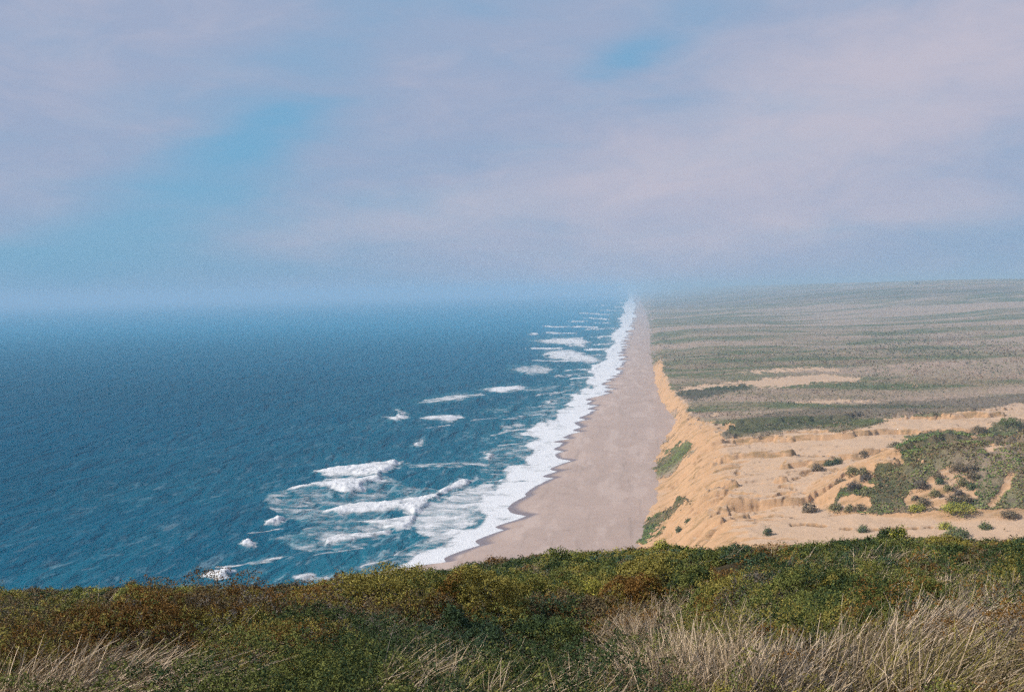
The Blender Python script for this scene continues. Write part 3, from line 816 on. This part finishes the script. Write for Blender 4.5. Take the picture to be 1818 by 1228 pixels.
DUNE_SHRUBS = [
 (1472, 826, 15, .45, 'dark', 'left one of the two small dark green bushes on the open sand'),
 (1487, 822, 14, .45, 'dark', 'right one of the two small dark green bushes on the open sand'),
 (1534, 813, 15, .5, 'brown', 'small brown bush alone on the sand just left of the planted dune'),
 (1588, 799, 24, .5, 'brown', 'ragged brown bush on the upper left shoulder of the planted dune'),
 (1566, 812, 17, .5, 'brown', 'brown bush on the sandy left edge below the ragged shoulder bush'),
 (1513, 842, 19, .5, 'olive', 'olive bush above the bare sand left of the planted dune'),
 (1532, 838, 17, .5, 'olive', 'taller olive brown bush touching the planted dune at its left side'),
 (1538, 853, 17, .5, 'grey', 'grey green bush between brown bushes at the dune side'),
 (1497, 864, 25, .5, 'brown', 'wide brown bush leftmost of the pair on the dune foot'),
 (1517, 870, 24, .5, 'grey', 'wide greyish brown bush rightmost of the pair on the dune foot'),
 (1538, 878, 17, .5, 'olive', 'olive bush against the lower dune edge above the brown one'),
 (1484, 906, 19, .6, 'olive', 'dark olive bush standing at the left end of the dune foot row'),
 (1508, 907, 15, .4, 'olive', 'low pale olive bush second in the dune foot row'),
 (1527, 906, 17, .5, 'brown', 'brown bush third in the dune foot row'),
 (1635, 867, 21, .6, 'grey', 'round grey brown bush at the left edge of the eroded hollow'),
 (1625, 890, 8, .6, 'brown', 'tiny brown bush on the orange scarp in the hollow'),
 (1640, 897, 14, .7, 'brown', 'round brown bush at the foot of the orange scarp'),
 (1629, 906, 22, .35, 'yellow', 'flat yellow green bush at the foot of the hollow'),
 (1660, 876, 14, .6, 'olive', 'olive bush in the middle left of the eroded hollow'),
 (1684, 870, 10, .6, 'olive', 'small olive bush in the centre of the eroded hollow'),
 (1669, 858, 9, .6, 'dark', 'small dark green bush high in the eroded hollow'),
 (1665, 849, 12, .5, 'brown', 'small brown bush at the upper rim of the hollow'),
 (1725, 869, 11, .8, 'dark', 'very dark green round bush in the right of the hollow'),
 (1709, 861, 17, .55, 'olive', 'olive bush left of the very dark one in the hollow'),
 (1727, 851, 19, .5, 'brown', 'brown bush above the very dark one in the hollow'),
 (1703, 834, 23, .5, 'brown', 'wide brown bush on the left upper rim of the hollow'),
 (1722, 837, 19, .5, 'brown', 'brown bush on the right upper rim of the hollow'),
 (1692, 893, 22, .5, 'brown', 'brown bush above the yellow green strip in the hollow'),
 (1713, 891, 19, .5, 'rust', 'reddish bush right end above the yellow green strip'),
 (1700, 903, 50, .22, 'yellow', 'long flat yellow green bush strip along the dune foot'),
 (1701, 878, 9, .5, 'grey', 'tiny grey bush in the lower middle of the hollow'),
 (1740, 772, 27, .55, 'brown', 'dark olive brown bush on the dune crest beside bare sand'),
 (1793, 763, 38, .5, 'green', 'bright green round bush topping the planted dune at right'),
 (1533, 944, 12, .55, 'dark', 'small dark green bush below the long low sand ledge'),
 (1678, 938, 20, .25, 'yellow', 'flat yellow green patch bush left on the lower sand road'),
 (1750, 938, 17, .25, 'green', 'flat green patch bush right on the lower sand road'),
 (1698, 952, 36, .3, 'green', 'low green bush just above the near scrub edge'),
 (1792, 917, 25, .22, 'brown', 'flat brown bush alone on the pale sand at far right'),
 (1363, 949, 9, 1.0, 'dark', 'tiny dark upright bush low on the orange slope'),
 (1437, 908, 23, .55, 'brown', 'grey brown bush alone in the middle of the sand'),
 (1451, 834, 18, .5, 'brown', 'brown bush at the top of the dark sand scarp'),
 (1222, 933, 6, .8, 'dark', 'tiny dark bush upper of the pair on the striped slope'),
 (1205, 939, 6, .8, 'dark', 'tiny dark bush lower of the pair on the striped slope'),
]
for i, (u_, v_, w_, hr, kd, lab) in enumerate(DUNE_SHRUBS):
    x, y, z = on_land(u_, v_)
    r = w_ / 2020.0 * y / 2 * 1.12
    k2 = {'brown': 'olive', 'olive': 'dune', 'dark': 'green', 'yellow': 'green', 'green': 'olive', 'grey': 'dune', 'rust': 'dune'}[kd]
    kd = {'brown': 'dune', 'rust': 'brown', 'dark': 'bdark', 'olive': 'bolive', 'green': 'bgreen'}.get(kd, kd)
    k2 = {'olive': 'bolive', 'green': 'bgreen'}.get(k2, k2)
    h = max(r * 2 * hr, 0.5)
    shrub('dune_shrub', (x, y, z - 0.1 * h + 0.1), r, h, int(300 + 1500 * min(1, (r / 4) ** 2)), 0.42, kd, k2, lab, GRP_D, 900 + i)
x, y, z = 1190.0, 4830.0, 0
zt = float(H_land_base(np.array([x]), np.array([y]))[0])
shrub('lone_tree', (x, y, zt), 12, 9, 400, 2.2, 'grey', 'green', 'lone dark tree clump on the far hazy ridge', None, 777, cat='tree')

# ------------------------------------------------------------------ headland under the camera
cps, sps = math.cos(PSI), math.sin(PSI)
def to_st(X, Y):
    return -sps * X + cps * Y, cps * X + sps * Y                 # forward, right
def from_st(s, t):
    return -sps * s + cps * t, cps * s + sps * t
KU = [0, 300, 520, 700, 800, 950, 1100, 1300, 1450, 1600, 1818]
KV = [.242, .2415, .2385, .2300, .224, .2155, .2115, .2125, .2095, .206, .2095]
def H_head(s, t):
    az_ = t / np.maximum(s, 3.0)
    u_ = np.clip(W0 / 2 + F0 * az_, -200, 2000)
    k = np.interp(u_, KU, KV) + 0.0135
    k = np.where(s < 3, 0.215, k)
    z = -1.63 - k * (s - 4.6)
    z = np.where(s < 4.6, -1.63 + 0.19 * np.minimum(4.6 - s, 9), z)
    sc_ = 37.0
    over = np.maximum(s - sc_, 0)
    z = z - 0.55 * over * over / (over + 22.0)
    side = np.maximum(np.abs(t) - 45, 0)
    z = z - 0.5 * side * side / (side + 20)
    z = z + (fbm(s / 4.0 + 3, t / 4.0, 401, 4) - 0.5) * 0.55 * sstep(0, 8, s) + (fbm(s / 0.7, t / 0.7, 405, 3) - 0.5) * 0.10 + (fbm(s / 1.7, t / 1.7 + 8, 409, 3) - 0.5) * 0.8 * sstep(4, 7, s) * (1 - 0.5 * sstep(15, 30, s))
    # a hollow before the straw tussock and a rise under the olive mound
    z = z - 0.75 * np.exp(-((s - 6.9) ** 2 / 2.2 + (t - 0.25) ** 2 / 0.35)) + 0.28 * np.exp(-((s - 10.0) ** 2 / 2.5 + (t + 0.75) ** 2 / 1.6))
    return z
sg = np.concatenate([np.linspace(-60, 0, 30)[:-1], np.linspace(0, 3, 12)[:-1], geom(3, 60, 1.012), np.linspace(62, 330, 60)])
tg = np.concatenate([np.linspace(-1.0, 1.0, 300)])
S_, T_ = np.meshgrid(sg, tg, indexing='ij')
T_ = np.sign(T_) * np.abs(T_) * (np.maximum(np.abs(S_), 6) * 0.8 + 150 * np.abs(T_) ** 6)
Zh = H_head(S_, T_)
Xh, Yh = from_st(S_, T_)
mat_head, t, b, _ = new_mat('headland soil and litter')
pos = geo_pos(t)
c = mixc(t, noise(t, mapping(t, pos, (1.2, 1.2, 1.2)), 1.0, 6, 0.65), (0.020, 0.020, 0.010), (0.075, 0.055, 0.03))
c = mixc(t, maprange(t, noise(t, mapping(t, pos, (9, 9, 9)), 1.0, 5, 0.7), 0.5, 0.75, 0, 0.7), c, (0.13, 0.10, 0.055))
t.links.new(c, b.inputs['Base Color']); b.inputs['Roughness'].default_value = 0.95; b.inputs['Specular IOR Level'].default_value = 0.1
bump(t, b, noise(t, mapping(t, pos, (12, 12, 12)), 1.0, 6, 0.7), 0.8, 0.05)
V = np.stack([Xh, Yh, Zh + CAM_Z], -1).reshape(-1, 3)
link('headland', mesh_from('headland', V, grid_faces(*S_.shape)[:, ::-1], mat_head), 'scrub covered hillside falling away below the viewpoint', 'hillside', kind='structure')

def fg(u, v):
    """pixel -> point on the headland (forward s, right t, height)"""
    d = np.array([(u - W0 / 2) / F0, -(v - H0 / 2) / F0, -1.0]) @ RM.T
    s0, t0 = to_st(d[0], d[1])
    q = 3.0
    for _ in range(4000):
        if CAM_Z * 0 + d[2] * q < float(H_head(np.array([s0 * q]), np.array([t0 * q]))[0]):
            break
        q += 0.02 + q * 0.002
    return s0 * q, t0 * q, d[2] * q
def fg_world(u, v):
    s, t_, z = fg(u, v)
    x, y = from_st(s, t_)
    return s, (x, y, CAM_Z + z)

# the mass of scrub: lumpy mounds of small leaves in one object
GZ = [[(1040, 1330), (1060, 1150), (1110, 1090), (1200, 1080), (1300, 1130), (1380, 1330)],
      [(1480, 1330), (1570, 1185), (1690, 1125), (1830, 1095), (1830, 1140), (1710, 1180), (1640, 1330)],
      [(1560, 1060), (1830, 1045), (1830, 1085), (1700, 1115), (1560, 1110)], [(1330, 1055), (1540, 1015), (1600, 1045), (1400, 1085)],
      [(30, 1330), (70, 1230), (230, 1222), (340, 1190), (420, 1165), (460, 1190), (400, 1330)], [(1600, 1330), (1720, 1190), (1900, 1160), (1900, 1330)]]
def scrub_mass():
    rng = np.random.default_rng(23)
    acc = Acc()
    kinds = ['dark', 'green', 'teal', 'olive', 'rust', 'brown', 'yellow', 'grey']
    n = 2900; nn = 850
    ss = np.concatenate([3.1 + 9.5 * rng.uniform(0, 1, nn) ** 0.8, rng.uniform(12, 44, n - nn)]); tt = rng.uniform(-0.56, 0.56, n) * ss
    order = np.argsort(-ss)
    zs = H_head(ss, tt)
    xw_, yw_ = from_st(ss, tt)
    uu, vv = proj(xw_, yw_, zs + CAM_Z)
    reg = fbm(ss / 3.0 + 50, tt / 3.0, 501, 3); reg2 = fbm(ss / 5.0, tt / 5.0 + 20, 505, 3)
    inz = np.full(n, -50.0)
    for p_ in GZ:
        inz = np.maximum(inz, sdpoly(uu, vv, p_, 1.5))
    for i in order:
        if ss[i] < 12 and inz[i] > 6 and rng.random() < 0.60:
            continue
        s, t_ = ss[i], tt[i]
        far = min(1, max(0, (s - 12) / 14))
        r = rng.uniform(0.17, 0.46) * (1 + 0.25 * far) * (1.5 if rng.random() < 0.2 and s < 9 else 1.0)
        h = r * rng.uniform(0.45, 0.9) * (1 - 0.62 * min(1, max(0, (s - 7) / 7)))
        a = reg[i] + rng.uniform(-0.10, 0.10)
        U, Vv = uu[i], vv[i]
        if Vv < 1085:
            kd = 'dark' if a < 0.50 else 'teal' if a < 0.60 else 'green' if a < 0.68 else 'olive'
            q_ = rng.random()
            if q_ < (0.12 if U < 620 else 0.06): kd = 'yellow'
            elif q_ < (0.34 if U < 620 else 0.14): kd = 'olive'
            elif q_ < (0.52 if U < 620 else 0.28): kd = 'brown'
        elif 660 < U < 1080:
            kd = 'dark' if a < 0.60 else 'teal' if a < 0.66 else 'brown'
        else:
            kd = 'green' if a < 0.38 else 'dark' if a < 0.44 else 'olive' if a < 0.52 else 'rust' if a < 0.62 else 'brown'
            if rng.random() < 0.12: kd = 'grey'
        k2 = {'dark': 'green', 'teal': 'dark', 'green': 'dark', 'olive': 'green', 'yellow': 'olive', 'rust': 'olive', 'brown': 'rust', 'grey': 'brown'}[kd]
        size = max(0.0095, s * 0.0017) 
        cnt = int(min(4200, (1.6 + 0.9 * far) * (math.pi * r * r) / (size * size * 0.30))) + 12
        x, y = from_st(s, t_)
        acc.add(mound_leaves(rng, np.array([x, y, CAM_Z + zs[i] - 0.03]), r, h, cnt, size, kd, k2, 0.38))
    # larger swelling mats of one species each
    for j in range(26):
        s = rng.uniform(5.4, 8.2); t_ = rng.uniform(-0.5, 0.5) * s
        x, y = from_st(s, t_)
        z = float(H_head(np.array([s]), np.array([t_]))[0])
        U, Vv = [float(q[0]) for q in proj(np.array([x]), np.array([y]), np.array([z + CAM_Z]))]
        if max(sdpoly(np.array([U]), np.array([Vv]), p_, 1.5)[0] for p_ in GZ) > 0:
            continue
        r = rng.uniform(0.34, 0.6); h = r * rng.uniform(0.38, 0.52)
        kd, k2 = [('olive', 'green'), ('dark', 'teal'), ('green', 'olive'), ('rust', 'olive'), ('olive', 'rust'), ('dark', 'green')][int(rng.integers(0, 6))]
        size = max(0.0105, s * 0.0017)
        cnt = int(min(16000, 2.2 * math.pi * r * r / (size * size * 0.30)))
        acc.add(mound_leaves(rng, np.array([x, y, CAM_Z + z]), r, h, cnt, size, kd, k2, 0.3, 0.28))
    return acc
acc = scrub_mass()
link('coastal_scrub', acc.mesh('coastal_scrub', mat_leaf), 'dense low green, olive and rust scrub carpeting the hillside', 'scrub', kind='stuff')

# standout shrubs, one by one
FG_SHRUBS = [  # u, v of the base, width px, height/width, kind, second kind, label
 (700, 1128, 310, .34, 'olive', 'green', 'big rounded olive green shrub mound left of the dark hollow'),
 (850, 1112, 200, .38, 'olive', 'rust', 'rusty orange and olive mound right beside the big olive one'),
 (1130, 1086, 130, .40, 'rust', 'olive', 'rusty brown shrub mound behind the big straw tussock'),
 (1232, 1082, 120, .55, 'green', 'dark', 'tall dark green shrub over the shaded hollow'),
 (1340, 1072, 110, .35, 'rust', 'brown', 'dark red brown shrub right of the tall dark green one'),
 (155, 1100, 62, .33, 'yellow', 'yellow', 'bright yellow green cushion shrub in the left scrub'),
 (60, 1112, 90, .3, 'dark', 'teal', 'dark green shrub left of the bright yellow green cushion'),
 (375, 1115, 120, .3, 'teal', 'dark', 'low bluish green shrub between left tussock and olive mound'),
 (545, 1075, 45, .4, 'dark', 'teal', 'small dark green shrub on the left slope beside the mound'),
 (60, 1205, 190, .40, 'rust', 'green', 'dark rusty green shrub at the lower left corner'),
 (230, 1172, 150, .35, 'rust', 'olive', 'rust tinted shrub above the lower left grass'),
 (800, 1175, 190, .34, 'teal', 'dark', 'dark leafy green shrub below the big olive mound'),
 (960, 1170, 170, .36, 'dark', 'green', 'very dark shrub in the hollow before the straw tussock'),
 (1020, 1110, 120, .34, 'brown', 'dark', 'dark brown shrub at the upper rim of the hollow'),
 (1400, 1190, 170, .42, 'rust', 'green', 'orange leaved shrub between the two straw grass patches'),
 (1650, 1115, 170, .38, 'green', 'rust', 'green and rust shrub amid pale grass at right'),
 (1560, 1172, 120, .32, 'olive', 'rust', 'olive shrub below the green and rust one at right'),
 (1770, 1180, 120, .34, 'rust', 'olive', 'rusty shrub under the arching straw at far right'),
 (1515, 1012, 60, .34, 'yellow', 'green', 'pale yellow green shrub on the right hand slope'),
 (1180, 990, 60, .3, 'yellow', 'green', 'yellow green shrub below the foot of the orange bluff'),
 (1585, 968, 60, .4, 'dark', 'yellow', 'dark shrub rising on the skyline of scrub at right'),
 (330, 1050, 60, .4, 'dark', 'green', 'dark shrub on the left scrub edge against the sea'),
 (235, 1062, 60, .3, 'yellow', 'olive', 'olive yellow shrub just below the left scrub edge'),
 (880, 990, 70, .35, 'dark', 'green', 'dark shrub on the scrub edge against the beach'),
 (1000, 1010, 80, .3, 'green', 'yellow', 'bright green topped shrub below the scrub edge at centre'),
 (1480, 1085, 110, .34, 'olive', 'green', 'olive shrub with dead stalks right of the hollow'),
 (640, 1195, 130, .3, 'grey', 'brown', 'grey twiggy dead shrub at the bottom left of centre'),
]
FG_SHRUBS = [(a, b_, c_, d_ * 1.25, e_, f_, g_) for (a, b_, c_, d_, e_, f_, g_) in FG_SHRUBS]
GRP_F = 'shrub mounds standing out of the near scrub'
for i, (u_, v_, w_, hr, k1, k2, lab) in enumerate(FG_SHRUBS):
    s, loc = fg_world(u_, min(v_, 1226))
    r = w_ / 2020.0 * s / 2 * 1.1
    size = max(0.0105, s * 0.0017)
    nl = int(min(22000, 2.4 * (math.pi * r * r) / (size * size * 0.30)))
    shrub('shrub', (loc[0], loc[1], loc[2] - 0.05), r, r * 2 * hr, nl, size, k1, k2, lab, GRP_F, 300 + i, mixf=0.42, lump=0.30)

# ------------------------------------------------------------------ grass
def blades(rng, n, rad, length, width, lean, lean_dir, spread, kinds=('straw',), base=None, segs=5, curl=0.7):
    """n curved tapering blades rooted in a disc"""
    a = rng.uniform(0, 2 * math.pi, n); q = rad * np.sqrt(rng.uniform(0, 1, n))
    root = np.stack([q * np.cos(a), q * np.sin(a), np.zeros(n)], -1)
    if base is not None:
        root = base
    L = length * rng.uniform(0.45, 1.15, n)
    da = a + rng.normal(0, 0.5, n)
    out = np.stack([np.cos(da), np.sin(da)], -1) * (spread * rng.uniform(0.1, 1.35, n))[:, None]
    ld = np.array([math.cos(lean_dir), math.sin(lean_dir)]) * lean
    h = out + ld + rng.normal(0, 0.34, (n, 2))
    d = np.stack([h[:, 0], h[:, 1], np.ones(n)], -1); d /= np.linalg.norm(d, axis=1, keepdims=True)
    bend = np.stack([h[:, 0], h[:, 1], -rng.uniform(0.2, 1.0, n) * np.linalg.norm(h, axis=1)], -1) * (curl * rng.uniform(0.3, 1.4, n))[:, None]
    side = np.cross(d, rng.normal(size=(n, 3))); side /= np.linalg.norm(side, axis=1, keepdims=True)
    w = width * rng.uniform(0.6, 1.3, n)
    rows = []
    for k in range(segs + 1):
        tt = k / segs
        p = root + d * (L * tt)[:, None] + bend * (L * tt * tt * 0.6)[:, None]
        ww = (w * (1 - tt) ** 0.6 * 0.5 + 0.0004)[:, None]
        rows.append(p - side * ww); rows.append(p + side * ww)
    V = np.stack(rows, 1)                                           # n, 2(segs+1), 3
    m = 2 * (segs + 1)
    f = np.array([[2 * k, 2 * k + 1, 2 * k + 3, 2 * k + 2] for k in range(segs)])
    F = (np.arange(n)[:, None, None] * m + f[None]).reshape(-1, 4)
    ki = rng.integers(0, len(kinds), n)
    P = np.array([PAL[k] for k in kinds])
    f_ = rng.uniform(0, 1, (n, 1)) ** 1.2
    c = P[ki, 0] * (1 - f_) + P[ki, 1] * f_
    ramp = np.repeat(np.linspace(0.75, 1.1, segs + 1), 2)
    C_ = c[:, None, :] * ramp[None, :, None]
    return V.reshape(-1, 3), F, C_.reshape(-1, 3)

TUSS = [  # u, v of root, length m, radius m, count, lean, lean dir (rad from right hand side, towards away), spread, kinds, label
 (1195, 1165, .62, .30, 1500, .25, 0.6, .75, ('straw', 'straw', 'brown', 'grey'), 'big bushy straw coloured grass tussock right of the hollow'),
 (1120, 1195, .40, .25, 800, -.35, 0.2, .75, ('straw', 'brown', 'grey'), 'straw tussock leaning left at the edge of the hollow'),
 (1270, 1222, .50, .28, 1100, .2, 1.3, .8, ('straw', 'straw', 'brown'), 'bright straw tussock at the bottom edge right of centre'),
 (1060, 1226, .34, .22, 600, -.1, 1.2, .85, ('straw', 'grey', 'green'), 'small pale tussock at the bottom edge below the hollow'),
 (1480, 1226, .50, .30, 900, .8, 0.35, .55, ('straw', 'brown', 'grey'), 'straw grass combed to the right below the orange shrub'),
 (1590, 1205, .60, .26, 800, 1.1, 0.3, .4, ('straw', 'brown'), 'long straw grass sweeping right before the olive shrub'),
 (1690, 1170, .62, .24, 900, 1.3, 0.45, .35, ('straw', 'straw', 'grey'), 'pale arching straw grass sweeping up at far right'),
 (1700, 1226, .50, .30, 900, .9, 0.15, .5, ('straw', 'brown', 'olive'), 'mixed dry grass at the lower right corner'),
 (1790, 1135, .55, .22, 700, 1.1, 0.5, .4, ('straw', 'grey'), 'pale wispy grass over the rusty shrub at far right'),
 (1440, 1110, .40, .22, 420, .9, 0.4, .5, ('straw', 'brown', 'grey'), 'thin dry grass tuft on the slope right of the hollow'),
 (1380, 1140, .38, .20, 320, .5, 0.2, .6, ('grey', 'straw'), 'small grey dead grass tuft above the orange shrub'),
 (1560, 1085, .50, .26, 480, 1.1, 0.2, .5, ('straw', 'brown'), 'dry grass patch left of the green and rust shrub'),
 (1460, 1050, .60, .35, 480, 1.3, 0.25, .4, ('straw', 'grey', 'olive'), 'flattened dry grass upper patch right of the red brown shrub'),
 (1720, 1070, .55, .35, 480, 1.1, 0.25, .4, ('straw', 'grey', 'brown'), 'dry grass patch highest on the far right slope'),
 (130, 1226, .52, .28, 900, .9, 0.3, .5, ('straw', 'straw', 'brown'), 'straw grass tussock in the lower left corner leaning right'),
 (250, 1222, .50, .24, 500, 1.0, 0.35, .5, ('straw', 'brown', 'olive'), 'pale tussock second from left along the bottom edge'),
 (345, 1215, .45, .22, 200, .3, 0.5, 1.0, ('straw', 'grey'), 'tussock of arched stalks third along the bottom edge'),
 (380, 1178, .48, .22, 320, 1.1, 0.25, .45, ('straw', 'straw', 'grey'), 'pinkish straw tuft above the arched stalks at left'),
 (500, 1115, .55, .25, 170, 1.2, 0.2, .5, ('straw', 'grey'), 'sparse broken stalks on the left slope beside the mound'),
 (850, 1226, .42, .30, 260, .8, 0.2, .8, ('straw', 'grey', 'green'), 'sparse grass stalks over dark leaves at bottom centre'),
 (740, 1222, .40, .25, 200, .7, 0.2, .8, ('straw', 'grey', 'green'), 'few pale stalks left of bottom centre'),
 (1330, 1165, .35, .20, 260, .3, 0.3, .7, ('straw', 'brown'), 'short straw tuft left of the orange shrub'),
 (600, 1035, .50, .25, 120, 1.2, 0.5, .4, ('straw', 'grey'), 'thin pale grass on the far edge of the olive mound'),
]
GRP_T = 'dry grass tussocks in the near scrub'
for i, (u_, v_, L_, R_, n_, ln, ld, sp, kd, lab) in enumerate(TUSS):
    s, loc = fg_world(u_, v_ + (max(0, v_ - 1130) * 0.62))
    rng = np.random.default_rng(600 + i)
    root = bpy.data.objects.new('grass_tussock', None); COL.objects.link(root)
    root.location = (loc[0], loc[1], loc[2] + 0.06); root['label'] = lab; root['category'] = 'grass tussock'; root['group'] = GRP_T
    sc_ = 1.0
    a = Acc(); a.add(blades(rng, int(n_ * (0.7 if u_ < 1000 else 1.0) * (2.8 if n_ > 300 else 0.3)), R_ * 1.2, L_ * (0.48 if u_ > 1000 else 0.40), max(0.0028, s * 0.00048), ln, ld + PSI, sp, kd))
    if n_ >= 600 and n_ != 600 and L_ > 0.41:
        link('blades', a.mesh('blades', mat_dryg), parent=root)
        a = Acc()
    a.add(blades(rng, max(6, n_ // 60), R_ * 1.0, L_ * (0.62 if u_ > 1000 else 0.5), max(0.0034, s * 0.0006), ln * 1.1, ld + PSI, sp * 0.9, ('straw', 'grey'), curl=0.28, segs=8))
    nm = 'dead_stalks' if n_ >= 600 and n_ != 600 and L_ > 0.41 else 'blades'
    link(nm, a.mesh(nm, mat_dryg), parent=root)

# fine dry grass and litter threaded through the whole scrub
def fine_grass():
    rng = np.random.default_rng(31)
    acc = Acc()
    n = 150000
    ss = np.exp(rng.uniform(math.log(3.2), math.log(40), n)); tt = rng.uniform(-0.55, 0.55, n) * ss
    pt = fbm(ss / 1.6 + 11, tt / 1.6, 701, 4) 
    xw_, yw_ = from_st(ss, tt)
    u_, v_ = proj(xw_, yw_, H_head(ss, tt) + CAM_Z)
    inz = np.full(n, -50.0)
    for p_ in GZ:
        inz = np.maximum(inz, sdpoly(u_ + (pt - 0.5) * 160, v_ + (pt - 0.5) * 60, p_, 1.5))
    ok = ((inz > 0) & (pt > 0.48)) | ((pt > 0.65) & (rng.uniform(0, 1, n) < 0.5))
    ss, tt = ss[ok], tt[ok]
    x, y = from_st(ss, tt)
    z = H_head(ss, tt) + CAM_Z + 0.08
    base = np.stack([x, y, z], -1)
    for lo, hi in ((3, 7), (7, 14), (14, 45)):
        m = (ss >= lo) & (ss < hi)
        acc.add(blades(rng, int(m.sum()), 1, 0.24, max(0.0026, lo * 0.00045), 0.9, 0.3 + PSI, 0.6, ('straw', 'straw', 'brown', 'grey', 'olive'), base=base[m], segs=3))
    return acc
link('dry_grass', fine_grass().mesh('dry_grass', mat_dryg), 'thin dry grass threaded through the near scrub', 'grass', kind='stuff')

# ------------------------------------------------------------------ haze
hb = [(-40000, 40000), (-600, 27000), (-6, 140)]
Vh = np.array([(x, y, z) for x in hb[0] for y in hb[1] for z in hb[2]], float)
Fh = np.array([(0, 1, 3, 2), (4, 6, 7, 5), (0, 4, 5, 1), (2, 3, 7, 6), (0, 2, 6, 4), (1, 5, 7, 3)])
mh = bpy.data.materials.new('haze'); mh.use_nodes = True
t = mh.node_tree; t.nodes.clear()
pv = N(t, 'ShaderNodeVolumePrincipled')
pv.inputs['Color'].default_value = (0.44, 0.64, 0.82, 1)
pv.inputs['Density'].default_value = 0.0002
pv.inputs['Anisotropy'].default_value = 0.0
mo = N(t, 'ShaderNodeOutputMaterial')
t.links.new(pv.outputs[0], mo.inputs['Volume'])
link('haze', mesh_from('haze', Vh, Fh, mh, False), 'pale sea haze that swallows the far coast', 'haze', kind='stuff')
